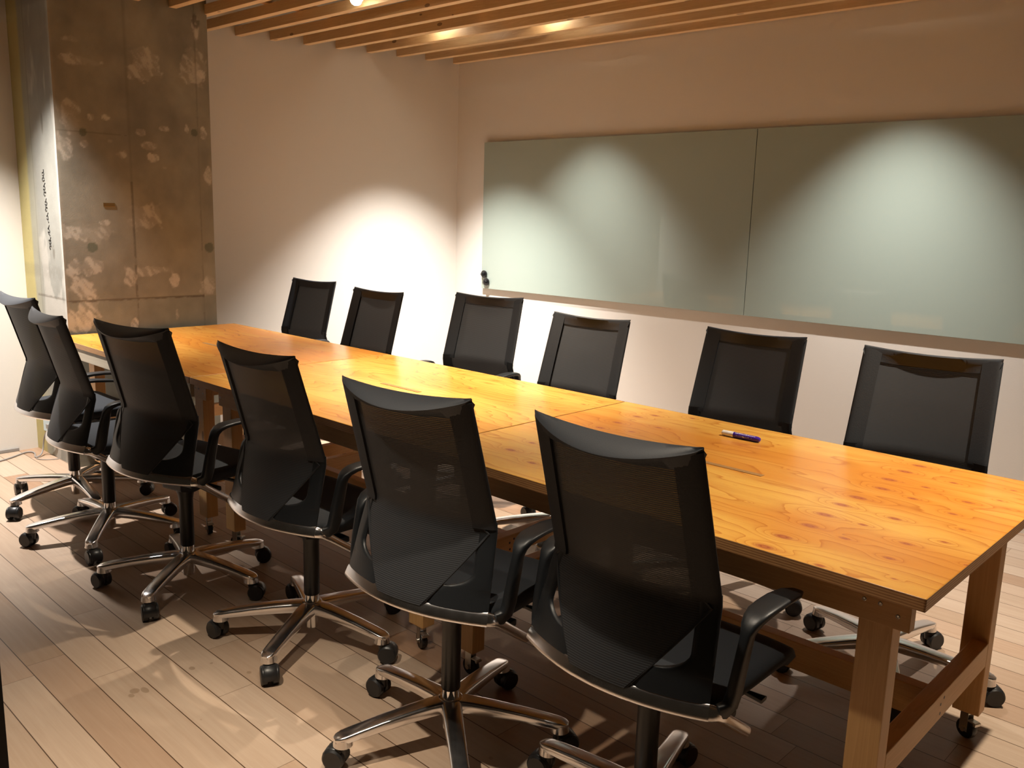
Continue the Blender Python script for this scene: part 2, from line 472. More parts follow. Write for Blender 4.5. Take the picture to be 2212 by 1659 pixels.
HOLES = [(1.944, 1.799), (2.566, 1.848), (1.958, 1.202), (2.634, 1.197)]
PATCH = [[1.893, 2.254, 0.04, 0.016], [1.956, 2.156, 0.09, 0.022], [2.296, 2.194, 0.081, 0.085], [2.575, 2.212, 0.067, 0.108],
 [1.87, 1.887, 0.047, 0.081], [1.99, 1.879, 0.016, 0.016], [2.063, 1.885, 0.016, 0.011], [1.859, 1.716, 0.055, 0.067],
 [1.956, 1.739, 0.024, 0.016], [2.138, 1.695, 0.04, 0.034], [2.083, 1.764, 0.02, 0.013], [2.291, 1.754, 0.04, 0.024],
 [2.31, 1.691, 0.027, 0.02], [2.255, 1.821, 0.027, 0.016], [2.37, 1.852, 0.034, 0.016], [2.524, 1.866, 0.02, 0.034],
 [2.621, 1.847, 0.013, 0.027], [2.383, 1.641, 0.02, 0.008], [2.644, 1.627, 0.02, 0.047], [2.266, 1.366, 0.080, 0.075],
 [1.933, 1.275, 0.115, 0.054], [2.032, 1.334, 0.027, 0.013], [1.911, 1.083, 0.081, 0.054], [1.895, 0.987, 0.081, 0.067],
 [2.262, 1.07, 0.108, 0.027], [2.158, 1.033, 0.04, 0.054], [2.414, 1.014, 0.027, 0.04], [2.612, 0.972, 0.054, 0.054],
 [1.919, 0.856, 0.067, 0.081], [1.874, 0.804, 0.075, 0.054], [2.417, 0.815, 0.011, 0.034], [2.167, 0.773, 0.02, 0.034],
 [2.595, 2.409, 0.02, 0.061], [2.622, 2.174, 0.027, 0.027]]
def col_front(y, z):
    n = fbm(y, z, 3, 2.2, 5); n2 = fbm(y, z, 11, 9, 9); n3 = fbm(y, z, 40, 30, 14)
    base = np.stack([0.275 + 0 * y, 0.252 + 0 * y, 0.195 + 0 * y], -1)
    base = base * (0.62 + 0.75 * n[..., None])
    base *= (0.78 + 0.44 * n2[..., None])
    # cooler band below the lower formwork joint
    k = (z < 0.915)[..., None] * 0.55
    base = base * (1 - k) + np.array([0.215, 0.222, 0.185]) * k * (0.8 + 0.4 * n2[..., None]) + 0
    L = np.array([0.58, 0.52, 0.43])
    for i, (cy, cz, a, b) in enumerate(PATCH):
        wob = 1.0 * (fbm(y, z, 11, 11, 40 + i, 4, 0.65) - 0.5) * 2 + 0.7 * (n3 - 0.5)
        rr = np.sqrt(((y - cy) / a) ** 2 + ((z - cz) / b) ** 2) + wob
        f = (1 - sstep(0.80, 1.05, rr))
        f = f * (0.25 + 0.75 * sstep(0.40, 0.60, fbm(y + z * 0.6, z, 34, 16, 90 + i, 4, 0.65)))
        st = 0.85 if a < 0.03 else 0.62
        base = base * (1 - st * f[..., None]) + L * (st * f[..., None])
    D = np.array([0.10, 0.075, 0.05])
    def dark(f, amt=0.7):
        nonlocal base
        base = base * (1 - amt * f[..., None]) + D * (amt * f[..., None])
    wv = 0.003 * (n3 - 0.5) * 2
    dark((1 - sstep(0.003, 0.008, np.abs(y - 2.190 + wv))) * (z < 1.80) * (0.35 + 0.65 * (n2 > 0.42)), 0.6)
    dark((1 - sstep(0.003, 0.014, np.abs(y - 2.190))) * (z >= 1.80), 0.22)
    dark((1 - sstep(0.002, 0.006, np.abs(y - 2.588 + wv))) * (0.3 + 0.5 * (n2 > 0.5)), 0.45)
    dark((1 - sstep(0.003, 0.006, np.abs(z - 0.914 + wv))) * (y < 2.59), 0.75)
    dark((1 - sstep(0.002, 0.006, np.abs(z - 1.800 + wv))) * (y < 2.19) * (n2 > 0.35), 0.35)
    dark((1 - sstep(0.002, 0.005, np.abs(z - 0.70))), 0.3)
    G = np.array([0.115, 0.125, 0.085])
    for i, (cy, cz) in enumerate(HOLES):
        rr = np.hypot(y - cy, z - cz)
        R = 0.020 if cz > 1.5 else 0.028
        f = (1 - sstep(R - 0.002, R + 0.002, rr + 0.006 * (n3 - 0.5) * 2))
        base = base * (1 - 0.8 * f[..., None]) + G * (0.8 * f[..., None])
    # rough arris
    ed = 1 - sstep(0.0, 0.016, y - CY0 + 0.012 * (n3 - 0.5))
    base = base * (1 - 0.35 * ed[..., None]) + np.array([0.42, 0.35, 0.27]) * 0.35 * ed[..., None]
    br = (1 - sstep(0.6, 1.0, np.hypot((y - 2.60) / 0.03, (z - 2.46) / 0.05))) * (n3 > 0.45)
    dark(br, 0.6)
    return base
def col_side(x, z):
    n = fbm(x, z, 4, 2.2, 25); n2 = fbm(x, z, 14, 9, 29); n3 = fbm(x, z, 40, 30, 31)
    base = np.stack([0.33 + 0 * x, 0.325 + 0 * x, 0.29 + 0 * x], -1) * (0.72 + 0.5 * n[..., None]) * (0.9 + 0.2 * n2[..., None])
    f = sstep(0.50, 0.62, fbm(x, z, 7, 3.0, 60, 4, 0.6)) * sstep(-5.28, -5.18, x)
    base = base * (1 - 0.55 * f[..., None]) + np.array([0.62, 0.58, 0.52]) * 0.55 * f[..., None]
    yl = 1 - sstep(-5.345, -5.305, x + 0.02 * (n2 - 0.5))
    base = base * (1 - yl[..., None]) + np.array([0.52, 0.45, 0.20]) * (0.85 + 0.3 * n[..., None]) * yl[..., None]
    yl2 = (1 - sstep(-5.30, -5.18, x)) * (1 - yl) * 0.35
    base = base * (1 - yl2[..., None]) + np.array([0.46, 0.43, 0.26]) * yl2[..., None]
    D = np.array([0.14, 0.12, 0.09])
    for f, a in (((1 - sstep(0.002, 0.006, np.abs(x + 5.245 + 0.004 * (n3 - .5)))), 0.4),
                 ((1 - sstep(0.003, 0.006, np.abs(z - 0.925 + 0.004 * (n3 - .5)))) * (x > -5.3), 0.6),
                 (((1 - sstep(0.02, 0.05, np.abs(z - 1.06))) * (n2 > 0.45)), 0.18),
                 (((1 - sstep(0.5, 1.0, np.hypot((x + 5.075) / 0.018, (z - 1.84) / 0.07)))), 0.6),
                 (((1 - sstep(0.5, 1.0, np.hypot((x + 5.03) / 0.02, (z - 1.17) / 0.05))) * (n3 > .4)), 0.6)):
        base = base * (1 - a * f[..., None]) + D * a * f[..., None]
    ed = sstep(-4.935, -4.905, x + 0.02 * (n3 - .5))
    base = base * (1 - 0.5 * ed[..., None]) + np.array([0.62, 0.60, 0.55]) * 0.5 * ed[..., None]
    return base

def colour_grid(mbv, U, V, fn_pos, fn_col, step):
    nu = max(2, int(round((U[1] - U[0]) / step))); nv = max(2, int(round((V[1] - V[0]) / step)))
    u = np.linspace(U[0], U[1], nu + 1); v = np.linspace(V[0], V[1], nv + 1)
    uu, vv = np.meshgrid(u, v, indexing='ij')
    P = fn_pos(uu, vv).reshape(-1, 3); C = fn_col(uu, vv).reshape(-1, 3)
    i, j = np.meshgrid(np.arange(nu), np.arange(nv), indexing='ij')
    a = (i * (nv + 1) + j).ravel(); F = np.stack([a, a + nv + 1, a + nv + 2, a + 1], -1)
    return P, C, F
def np_mesh(name, P, F, mat, attrs, parent=None, flip=None):
    me = bpy.data.meshes.new(name)
    me.vertices.add(len(P)); me.vertices.foreach_set('co', np.asarray(P, np.float32).ravel())
    me.loops.add(F.size); me.loops.foreach_set('vertex_index', F.ravel().astype(np.int32))
    me.polygons.add(len(F))
    me.polygons.foreach_set('loop_start', np.arange(0, F.size, 4, dtype=np.int32))
    me.polygons.foreach_set('loop_total', np.full(len(F), 4, np.int32))
    me.update(calc_edges=True); me.validate()
    for k, A in attrs.items():
        A = np.asarray(A, np.float32)
        if A.ndim == 2:
            at = me.attributes.new(k, 'FLOAT_COLOR', 'POINT')
            at.data.foreach_set('color', np.concatenate([A, np.ones((len(A), 1), np.float32)], 1).ravel())
        else:
            at = me.attributes.new(k, 'FLOAT', 'POINT'); at.data.foreach_set('value', A)
    me.materials.append(mat)
    o = bpy.data.objects.new(name, me); link(o); setparent(o, parent)
    return o

def build_column():
    Ps = []; Cs = []; Fs = []; n = 0
    def add(P, C, F):
        nonlocal n
        Ps.append(P); Cs.append(C); Fs.append(F + n); n += len(P)
    st = lambda a, b: np.stack([a, b], -1)
    add(*colour_grid(None, (CY0, CY1), (0, CEIL), lambda y, z: np.stack([CX + 0 * y, y, z], -1), col_front, 0.0065))
    P, C, F = colour_grid(None, (WX, CX), (0, CEIL), lambda x, z: np.stack([x, CY0 + 0 * x, z], -1), col_side, 0.0065)
    add(P, C, F)
    P, C, F = colour_grid(None, (-5.6, CX), (0, CEIL), lambda x, z: np.stack([x, CY1 + 0 * x, z], -1),
                          lambda x, z: np.stack([0.3 + 0 * x, 0.24 + 0 * x, 0.18 + 0 * x], -1), 0.2)
    add(P, C, F[:, ::-1])
    P = np.concatenate(Ps); C = np.concatenate(Cs); F = np.concatenate(Fs)
    o = np_mesh('concrete_column', P, F, M_concrete, {'col': C})
    tag(o, 'raw concrete column with plaster patches, formwork joints and plugged tie holes beside the back wall', 'column')
    return o
build_column()

# black handwriting running down the side of the column
def handwriting():
    cu = bpy.data.curves.new('handwriting', 'CURVE'); cu.dimensions = '3D'; cu.bevel_depth = 0.0016; cu.bevel_resolution = 1
    r = random.Random(3)
    z = 1.60; y = CY0 - 0.0012
    groups = [(1.60, 1.54, 9), (1.53, 1.47, 8), (1.45, 1.39, 8), (1.375, 1.33, 6), (1.31, 1.26, 6), (1.245, 1.19, 8)]
    for (za, zb, k) in groups:
        x = -5.105 + (1.60 - za) * 0.10
        sp = cu.splines.new('POLY'); pts = []
        m = k * 3
        for i in range(m + 1):
            t = i / m
            pts.append((x + 0.013 * math.sin(t * k * 2.3 + r.random()) + r.uniform(-.004, .004), y, za + (zb - za) * t + 0.006 * math.sin(t * k * 3.1)))
        sp.points.add(len(pts) - 1)
        for p, q in zip(sp.points, pts): p.co = (*q, 1)
    tmp = bpy.data.objects.new('tmp', cu); COL.objects.link(tmp)
    dg = bpy.context.evaluated_depsgraph_get()
    me = bpy.data.meshes.new_from_object(tmp.evaluated_get(dg))
    bpy.data.objects.remove(tmp, do_unlink=True)
    me.materials.clear(); me.materials.append(M_magnet)
    o = bpy.data.objects.new('handwriting', me); link(o)
    return o
hw = handwriting()
col_o = bpy.data.objects['concrete_column']
setparent(hw, col_o); hw['label'] = 'black handwritten scrawl running down the side face'

mb = MB()
mb.box(CX - 0.002, CX + 0.0025, 2.030, 2.092, 1.418, 1.438)

o = mb.build('metal_plate', M_brass, col_o, bevel=0.001); o['label'] = 'small tarnished brass-coloured plate'

# ------------------------------------------------------------------ ceiling slats and battens
SLAT_Y0, SLAT_P = 4.571, 0.2127
def slat(y, x0, lab):
    mb = MB(); mb.box(x0, XR - 0.05, y, y + 0.044, 2.505, 2.560)
    o = mb.build('ceiling_slat', M_slat, bevel=0.0012, seg=1)
    tag(o, lab, 'ceiling slat', 'pine slats running under the open ceiling')
    return o
ORD = ['first', 'second', 'third', 'fourth', 'fifth', 'sixth', 'seventh', 'eighth', 'ninth', 'tenth', 'eleventh', 'twelfth', 'thirteenth',
       'fourteenth', 'fifteenth', 'sixteenth', 'seventeenth', 'eighteenth', 'nineteenth', 'twentieth']
k = 0
while True:
    y = SLAT_Y0 - SLAT_P * k
    if y < -0.6: break
    if y > CY1 - 0.03: x0 = BX(y + 0.044) + 0.003
    elif y > CY0 - 0.04: x0 = CX + 0.002
    else: x0 = WX + 0.002
    if k == 0: lab = 'pine ceiling slat closest to the wall with the glass board'
    elif k == 9: lab = 'pine ceiling slat whose end meets the right edge of the concrete column'
    elif k == 10: lab = 'pine ceiling slat butting against the front face of the concrete column'
    elif k < 9: lab = 'pine ceiling slat, the %s one out from the glass board wall' % ORD[k]
    else: lab = 'pine ceiling slat over the near aisle, the %s one out from the glass board wall' % ORD[min(k, 19)]
    if k < 20: slat(y, x0, lab)
    k += 1
    if k >= 20: break
for i, x in enumerate((-4.62, -3.75, -2.88, -2.01, -1.14, -0.27, 0.60)):
    mb = MB(); mb.box(x, x + 0.045, -0.3, WBY - 0.004, 2.561, 2.605)
    o = mb.build('ceiling_batten', M_batten, bevel=0.0015, seg=1)
    tag(o, ['pine cross batten above the slats closest to the back wall', 'pine cross batten above the slats, second from the back wall',
            'pine cross batten above the slats, third from the back wall', 'pine cross batten above the slats, fourth from the back wall',
            'pine cross batten above the slats over the near end of the table', 'pine cross batten above the slats past the near table end',
            'pine cross batten above the slats farthest from the back wall'][i], 'batten', 'cross battens on top of the ceiling slats')
# foil ducts above the slats
def duct(p0, p1, r, lab):
    P0, P1 = Vector(p0), Vector(p1); n = 90; path = []; secs = []
    for i in range(n + 1):
        t = i / n; q = P0.lerp(P1, t) + Vector((0, 0.05 * math.sin(t * 5), 0.01 * math.sin(t * 9)))
        path.append(q); rr = r * (1 + 0.035 * (1 if i % 2 else -1)); secs.append((rr, rr))
    mb = MB(); mb.sweep(path, secs, side=(0, 0, 1), n=14, power=2)
    o = mb.build('foil_duct', M_duct); tag(o, lab, 'duct', 'foil ducts above the slats'); return o
duct((-3.95, 3.30, 2.78), (1.2, 3.62, 2.76), 0.070, 'crinkled foil duct seen through the slats along the table')
duct((-3.3, 4.02, 2.80), (1.2, 4.18, 2.80), 0.055, 'crinkled foil duct above the slats near the glass board wall')

# ------------------------------------------------------------------ glass boards and magnets
def glass_board(x0, x1, lab):
    z0, z1, t = 0.905, 1.945, 0.008
    yb = WBY - 0.023
    root = empty('glass_board', ((x0 + x1) / 2, WBY, z0))
    tag(root, lab, 'whiteboard', 'green glass writing boards')
    L = (x1 - x0) / 2
    mb = MB(); mb.box(-L, L, yb - WBY, yb - WBY + t, 0, z1 - z0)
    mb.build('pane', M_glass, root, bevel=0.0012)
    for sx in (-1, 1):
        mb = MB(); mb.box(sx * (L - 0.20) - 0.03, sx * (L - 0.20) + 0.03, yb - WBY + t, -0.0005, 0.02, z1 - z0 - 0.06)
        mb.build('wall_bracket', M_steel, root)
    return root
glass_board(-4.578, -2.449, 'pale green glass board panel holding two black magnets, nearest the corner')
glass_board(-2.445, -0.316, 'pale green glass board panel cut off by the right edge of the picture')
def magnet(x, z, lab):
    M = Matrix.Translation((x, WBY - 0.0235, z)) @ Matrix.Rotation(rad(90), 4, 'X')
    root = empty('board_magnet', (x, WBY - 0.0235, z)); tag(root, lab, 'magnet', 'black magnets on the glass board')
    Ml = Matrix.Rotation(rad(90), 4, 'X')
    mb = MB(); mb.lathe([(0.020, 0), (0.0255, 0.002), (0.0275, 0.010), (0.0265, 0.014), (0.018, 0.0155), (0.0, 0.0155)], 28, Ml, caps=False)
    mb.build('disc', M_magnet, root)
    mb = MB(); mb.lathe([(0.011, 0.013), (0.010, 0.020), (0.014, 0.026), (0.013, 0.031), (0.007, 0.033), (0.0, 0.033)], 24, Ml, caps=False)
    mb.build('knob', M_magnet, root)
magnet(-4.545, 1.010, 'round black magnet, the higher of the two at the board corner')
magnet(-4.520, 0.955, 'round black magnet, the lower of the two at the board corner')

# ------------------------------------------------------------------ outlet and cables by the column
root = empty('wall_outlet', (-5.285, CY0, 0.172)); tag(root, 'pale blue outlet plate low on the side of the concrete column', 'outlet')
mb = MB(); mb.box(-0.062, 0.062, -0.008, -0.0005, -0.040, 0.040); mb.build('plate', M_outlet, root, bevel=0.002)
mb = MB(); mb.box(0.010, 0.036, -0.020, -0.008, -0.015, 0.012); mb.build('plug', M_cable, root, bevel=0.002)
def cable(pts, r, name, lab, cat, group):
    cu = bpy.data.curves.new(name, 'CURVE'); cu.dimensions = '3D'; cu.bevel_depth = r; cu.bevel_resolution = 2; cu.resolution_u = 10
    sp = cu.splines.new('NURBS'); sp.points.add(len(pts) - 1)
    for p, q in zip(sp.points, pts): p.co = (*q, 1)
    sp.use_endpoint_u = True; sp.order_u = 4
    tmp = bpy.data.objects.new('tmp', cu); COL.objects.link(tmp)
    dg = bpy.context.evaluated_depsgraph_get()
    me = bpy.data.meshes.new_from_object(tmp.evaluated_get(dg)); bpy.data.objects.remove(tmp, do_unlink=True)
    me.materials.clear(); me.materials.append(M_cable)
    for p in me.polygons: p.use_smooth = True
    o = bpy.data.objects.new(name, me); link(o); tag(o, lab, cat, group)
    return o
cable([(-5.24, 1.797, 0.175), (-5.17, 1.775, 0.215), (-5.12, 1.78, 0.20), (-5.20, 1.775, 0.17), (-5.285, 1.775, 0.11), (-5.285, 1.77, 0.03), (-5.25, 1.74, 0.006), (-5.235, 1.70, 0.006), (-5.33, 1.745, 0.006), (-5.40, 1.74, 0.006), (-5.38, 1.68, 0.006), (-5.31, 1.60, 0.006), (-5.25, 1.45, 0.006), (-5.30, 1.2, 0.006)],
      0.0042, 'power_cable', 'grey cable dropping from the outlet and curling across the floor', 'cable', None)
cable([(-5.235, 1.712, 0.004), (-5.19, 1.705, 0.004), (-5.15, 1.74, 0.004), (-5.14, 1.80, 0.004)], 0.0024, 'thin_cable', 'thin grey wire on the floor at the foot of the column', 'cable', None)
mb = MB(); mb.box(WX + 0.0005, WX + 0.016, YN + 0.1, 1.70, 0.0005, 0.020)
o = mb.build('cable_duct', M_cable, bevel=0.003); tag(o, 'grey cable cover strip along the foot of the left wall', 'cable cover')

# ------------------------------------------------------------------ tables
TN = Vector((-0.464, 1.667, 0)); TA = -0.0125; TW = 1.035; TZ = 0.74; TT = 0.0265
cosA, sinA = math.cos(TA), math.sin(TA)
def to_table(x, y):
    dx, dy = x - TN.x, y - TN.y
    return dx * cosA + dy * sinA, -dx * sinA + dy * cosA
KNOTS_NEAR = [(-0.801, 2.64, 1.2), (-0.808, 2.544, 1.2), (-0.81, 2.426, 1.3), (-0.791, 2.325, 1.2), (-0.805, 2.196, 1.3), (-0.81, 2.106, 1.2), (-0.807, 2.0, 1.3), (-0.798, 1.896, 1.2), (-0.808, 1.782, 1.3), (-0.808, 1.694, 1.3),
 (-0.675, 2.531, .7), (-0.714, 2.428, .7), (-0.704, 2.297, .8), (-0.594, 2.373, .8), (-0.592, 2.244, .7), (-0.678, 2.099, 1.0), (-0.715, 1.997, .7), (-0.707, 1.875, .7), (-0.598, 1.945, .8), (-0.542, 2.019, .6), (-0.593, 1.828, .7),
 (-0.545, 1.723, .4), (-0.678, 1.68, .7), (-0.54, 2.453, .5), (-0.539, 2.58, .5), (-0.54, 2.14, .5), (-0.463, 1.91, .5),
 (-1.715, 1.865, 1.1), (-1.729, 1.976, .8), (-1.579, 1.808, .9), (-1.713, 2.3, 1.0), (-1.72, 2.407, 1.0), (-1.728, 2.537, 1.0), (-1.698, 2.602, 1.0), (-1.583, 2.453, .8), (-1.61, 2.335, .7), (-1.584, 2.669, .7),
 (-1.20, 2.55, .3), (-1.30, 2.38, .25), (-1.05, 2.31, .3), (-1.42, 2.10, .3), (-0.98, 1.95, .25), (-1.1, 2.62, .3)]
def grain(X, Y, knots, seed, dens):
    """ring phase, knot mask and tone for a rotary-cut veneer"""
    F = 7.5 * fbm(X, Y, 0.9, 3.2, seed, 2) + 11.0 * Y + 2.6 * fbm(X, Y, 3.2, 13, seed + 7, 3)
    F = F * dens
    K = np.zeros_like(X); TK = np.zeros_like(X)
    for (kx, ky, s) in knots:
        a, b = 0.025 * s, 0.0135 * s
        r2 = ((X - kx) / a) ** 2 + ((Y - ky) / b) ** 2
        F = F + 3.4 * min(s, 1.1) * np.exp(-r2 / 3.2); TK = np.maximum(TK, min(1, s) * np.exp(-(((X - kx) / (a * 3.2)) ** 2 + ((Y - ky) / (b * 2.6)) ** 2)))
        tail = ((X - kx - 0.02 * s) / (a * 1.6)) ** 2 + ((Y - ky) / (b * .8)) ** 2
        K = np.maximum(K, np.maximum(np.exp(-r2 * 1.6), 0.42 * np.exp(-tail)))
    T = sstep(0.32, 0.70, fbm(X, Y, 1.3, 5.5, seed + 3, 4)) * 0.9 + 0.40 * TK
    return F, K, T
def table_module(x_hi, x_lo, knots, seed, dens, label, tones=0.0, far=False, slot=None, seam=None):
    """x_hi/x_lo: local extent along the table line (both negative or zero)"""
    L = x_hi - x_lo
    root = empty('conference_table', (TN.x + x_lo * cosA, TN.y + x_lo * sinA, 0), TA)
    tag(root, label, 'table', 'plywood-topped conference tables pushed end to end')
    g = 0.0015
    step = 0.005
    nu = int(round((L - 2 * g) / step)); nv = int(round(TW / step))
    u = np.linspace(g, L - g, nu + 1); v = np.linspace(0, TW, nv + 1)
    uu, vv = np.meshgrid(u, v, indexing='ij')
    wx = TN.x + (x_lo + uu) * cosA - vv * sinA; wy = TN.y + (x_lo + uu) * sinA + vv * cosA
    F, K, T = grain(wx, wy, knots, seed, dens)
    T = np.clip(T + tones, 0, 1)
    Pt = np.stack([uu, vv, 0 * uu + TZ], -1).reshape(-1, 3); n = len(Pt)
    Pb = Pt.copy(); Pb[:, 2] = TZ - TT
    i, j = np.meshgrid(np.arange(nu), np.arange(nv), indexing='ij')
    a = (i * (nv + 1) + j).ravel()
    Ft = np.stack([a, a + nv + 1, a + nv + 2, a + 1], -1)
    # perimeter walls + one bottom
    per = [(q, 0) for q in range(nu + 1)] + [(nu, q) for q in range(1, nv + 1)] + [(q, nv) for q in range(nu - 1, -1, -1)] + [(0, q) for q in range(nv - 1, 0, -1)]
    pid = np.array([p * (nv + 1) + q for p, q in per])
    Pw = Pt[pid].copy(); Pw[:, 2] -= 0.0012; Pw2 = Pt[pid].copy(); Pw2[:, 2] = TZ - TT
    # slight chamfer
    m = len(pid)
    k0 = np.arange(m); k1 = (k0 + 1) % m
    Fc = np.stack([pid[k1], pid[k0], n + k0, n + k1], -1)
    Fw = np.stack([n + k1, n + k0, n + m + k0, n + m + k1], -1)
    cs = [per.index(c) for c in ((0, 0), (0, nv), (nu, nv), (nu, 0))]
    Fb = np.array([[n + m + c for c in cs]])
    P = np.concatenate([Pt, Pw, Pw2]); Fa = np.concatenate([Ft, Fc, Fw, Fb])
    z2 = np.zeros(2 * m)
    top = np_mesh('tabletop', P, Fa, M_top, {'ring': np.concatenate([F.ravel(), z2]), 'knot': np.concatenate([K.ravel(), z2]), 'tone': np.concatenate([T.ravel(), z2])}, root)
    zt = TZ - TT - 0.0003
    lw, ld = 0.071, 0.052
    yn, yf = 0.098, TW - 0.098
    e0, e1 = (0.185 if far else 0.075, L - 0.088)
    # aprons (long boards)
    if far:
        mb = MB(); mb.box(0.004, L - 0.003, 0.004, 0.022, zt - 0.058, zt)
        o = mb.build('apron', M_litboard, root, bevel=0.0015); o['label'] = 'apron board with the strong spotlight on it painted into its pale colour'
    ax0, ax1 = 0.050, L - 0.055
    for yy, sgn in ((yn, 1), (yf, -1)):
        mb = MB(); mb.box(ax0, ax1 - (0 if sgn > 0 else 0.050), min(yy, yy + sgn * 0.030), max(yy, yy + sgn * 0.030), zt - 0.096, zt)
        mb.build('apron', M_rail, root, bevel=0.002)
    for ex in (e0 + 0.01, e1 - 0.01 - 0.030):
        mb = MB(); mb.box(ex, ex + 0.030, yn + 0.0305, yf - 0.0305, zt - 0.085, zt)
        mb.build('end_apron', M_cross, root, bevel=0.002)
    # legs with swivel casters
    for lx in (e0, e1 - lw):
        for ly in (yn + 0.002, yf - ld - 0.002):
            zl = 0.085
            mb = MB(); mb.box(lx, lx + lw, ly, ly + ld, zl, zt - 0.040)
            lg = mb.build('leg', M_leg, root, bevel=0.003)
            cx, cy = lx + lw / 2, ly + ld / 2
            mb = MB()
            mb.box(cx - 0.020, cx + 0.020, cy - 0.018, cy + 0.018, zl - 0.004, zl)
            Mx = Matrix.Translation((cx, cy, 0)) @ Matrix.Rotation(random.uniform(-0.7, 0.7) + (0.3 if ly < .5 else 0.2), 4, 'Z')
            mb.box(-0.012, 0.013, -0.012, -0.0105, 0.022, zl - 0.005, Mx)
            mb.box(-0.012, 0.013, 0.0105, 0.012, 0.022, zl - 0.005, Mx)
            mb.box(-0.012, 0.013, -0.012, 0.012, zl - 0.010, zl - 0.004, Mx)
            cs_ = mb.build('caster_fork', M_steel, root)
            mb = MB(); mb.lathe([(0.010, -0.0095), (0.027, -0.0095), (0.029, -0.005), (0.029, 0.005), (0.027, 0.0095), (0.010, 0.0095)], 24,
                                Mx @ Matrix.Translation((0.004, 0, 0.0292)) @ Matrix.Rotation(rad(90), 4, 'X'))
            mb.build('wheel', M_rubber, cs_)
            mb = MB(); mb.lathe([(0.004, -0.016), (0.007, -0.016), (0.007, 0.020), (0.004, 0.020)], 12, Mx @ Matrix.Translation((0.004, 0, 0.0292)) @ Matrix.Rotation(rad(90), 4, 'X'))
            mb.build('axle', M_steel, cs_)
            mb = MB(); mb.box(0.012, 0.036, -0.010, 0.010, 0.055, 0.060, Mx); mb.box(0.030, 0.038, -0.012, 0.012, 0.050, 0.058, Mx)
            mb.build('brake_lever', M_steel, cs_, bevel=0.001)
    # end stretchers and centre rail
    for ex in (e0 + lw - 0.040, e1 - 0.040) if False else (e0 + 0.0, e1 - 0.042):
        mb = MB(); mb.box(ex, ex + 0.042, yn + ld + 0.0025, yf - ld - 0.0025, 0.238, 0.308)
        st = mb.build('end_stretcher', M_cross, root, bevel=0.003)
    mb = MB(); mb.box(e0 + 0.0425, e1 - 0.0425, TW / 2 - 0.020, TW / 2 + 0.020, 0.226, 0.306)
    mb.build('centre_rail', M_rail, root, bevel=0.003)
    # screws at the apron ends
    def screw(p, axis):
        mb = MB()
        R = Matrix.Rotation(rad(90), 4, 'X') if axis == 'y' else Matrix.Rotation(rad(90), 4, 'Y')
        Ms = Matrix.Translation(p) @ R
        mb.lathe([(0.0046, 0.0), (0.0044, 0.0010), (0.0032, 0.0015), (0.0022, 0.0002), (0.0, 0.0001)], 14, Ms, caps=False)
        mb.build('screw', M_steel, root)
    for (sx, dz) in ((ax1 - 0.095, 0.051), (ax1 - 0.062, 0.051), (ax1 - 0.025, 0.067)):
        screw((sx, yn - 0.0001, zt - dz), 'y')
    for (sx, dz) in ((ax0 + 0.022, 0.030), (ax0 + 0.060, 0.030), (ax0 + 0.015, 0.060)):
        screw((sx, yn - 0.0001, zt - dz), 'y')
    for (dy, dz) in ((-0.010, 0.255), (0.010, 0.290), (-0.012, 0.280)):
        mb = MB(); mb.lathe([(0.0045, 0.0), (0.0038, 0.0004), (0.0, 0.0004)], 12, Matrix.Translation((e1 + 0.0001, TW / 2 + dy, dz)) @ Matrix.Rotation(rad(90), 4, 'Y'), caps=False)
        mb.build('screw', M_black_plastic, root)
    # closed cable slot in the top
    if slot:
        x0, x1, yy = slot
        a0, b0 = to_table(x0, yy); a1, b1 = to_table(x1, yy)
        mb = MB(); mb.box(a0 - x_lo, a1 - x_lo, b0 - 0.011, b0 + 0.009, TZ + 0.0002, TZ + 0.0012)
        o = mb.build('cable_slot', M_slotmat, root); o['label'] = 'narrow filled cable slot in the top'
    return root
def mk_slot():
    m = NT('slot_strip'); c = m.coord()
    g = m.noise(m.mapping(c, (22, 300, 1)), 3, 4, 0.7)
    col = m.mix(g, (0.17, 0.085, 0.030), (0.50, 0.27, 0.09))
    return m.fin(col, 0.5)
M_slotmat = mk_slot()
table_module(0.0, -1.460, KNOTS_NEAR, 3, 1.0, 'plywood-topped pine table nearest the camera, with a marker pen lying on it',
             tones=0.0, slot=(-1.255, -1.067, 2.193))
rk = random.Random(5)
KM = [(rk.uniform(-3.3, -1.98), rk.uniform(1.70, 2.70), rk.choice([.25, .3, .35, .5, .7])) for _ in range(26)] + [(-1.984, 2.554, .5), (-1.984, 2.396, .6)]
table_module(-1.462, -2.905, KM, 17, 1.5, 'middle plywood-topped pine table of the row, brightly lit', tones=-0.25, slot=(-2.78, -2.545, 2.235))
KF = [(rk.uniform(-4.8, -3.4), rk.uniform(1.75, 2.70), rk.choice([.25, .3, .5])) for _ in range(16)]
table_module(-2.907, -4.412, KF, 29, 1.35, 'far plywood-topped pine table of the row, against the concrete column', tones=0.50, far=True, slot=(-4.22, -4.04, 2.220))

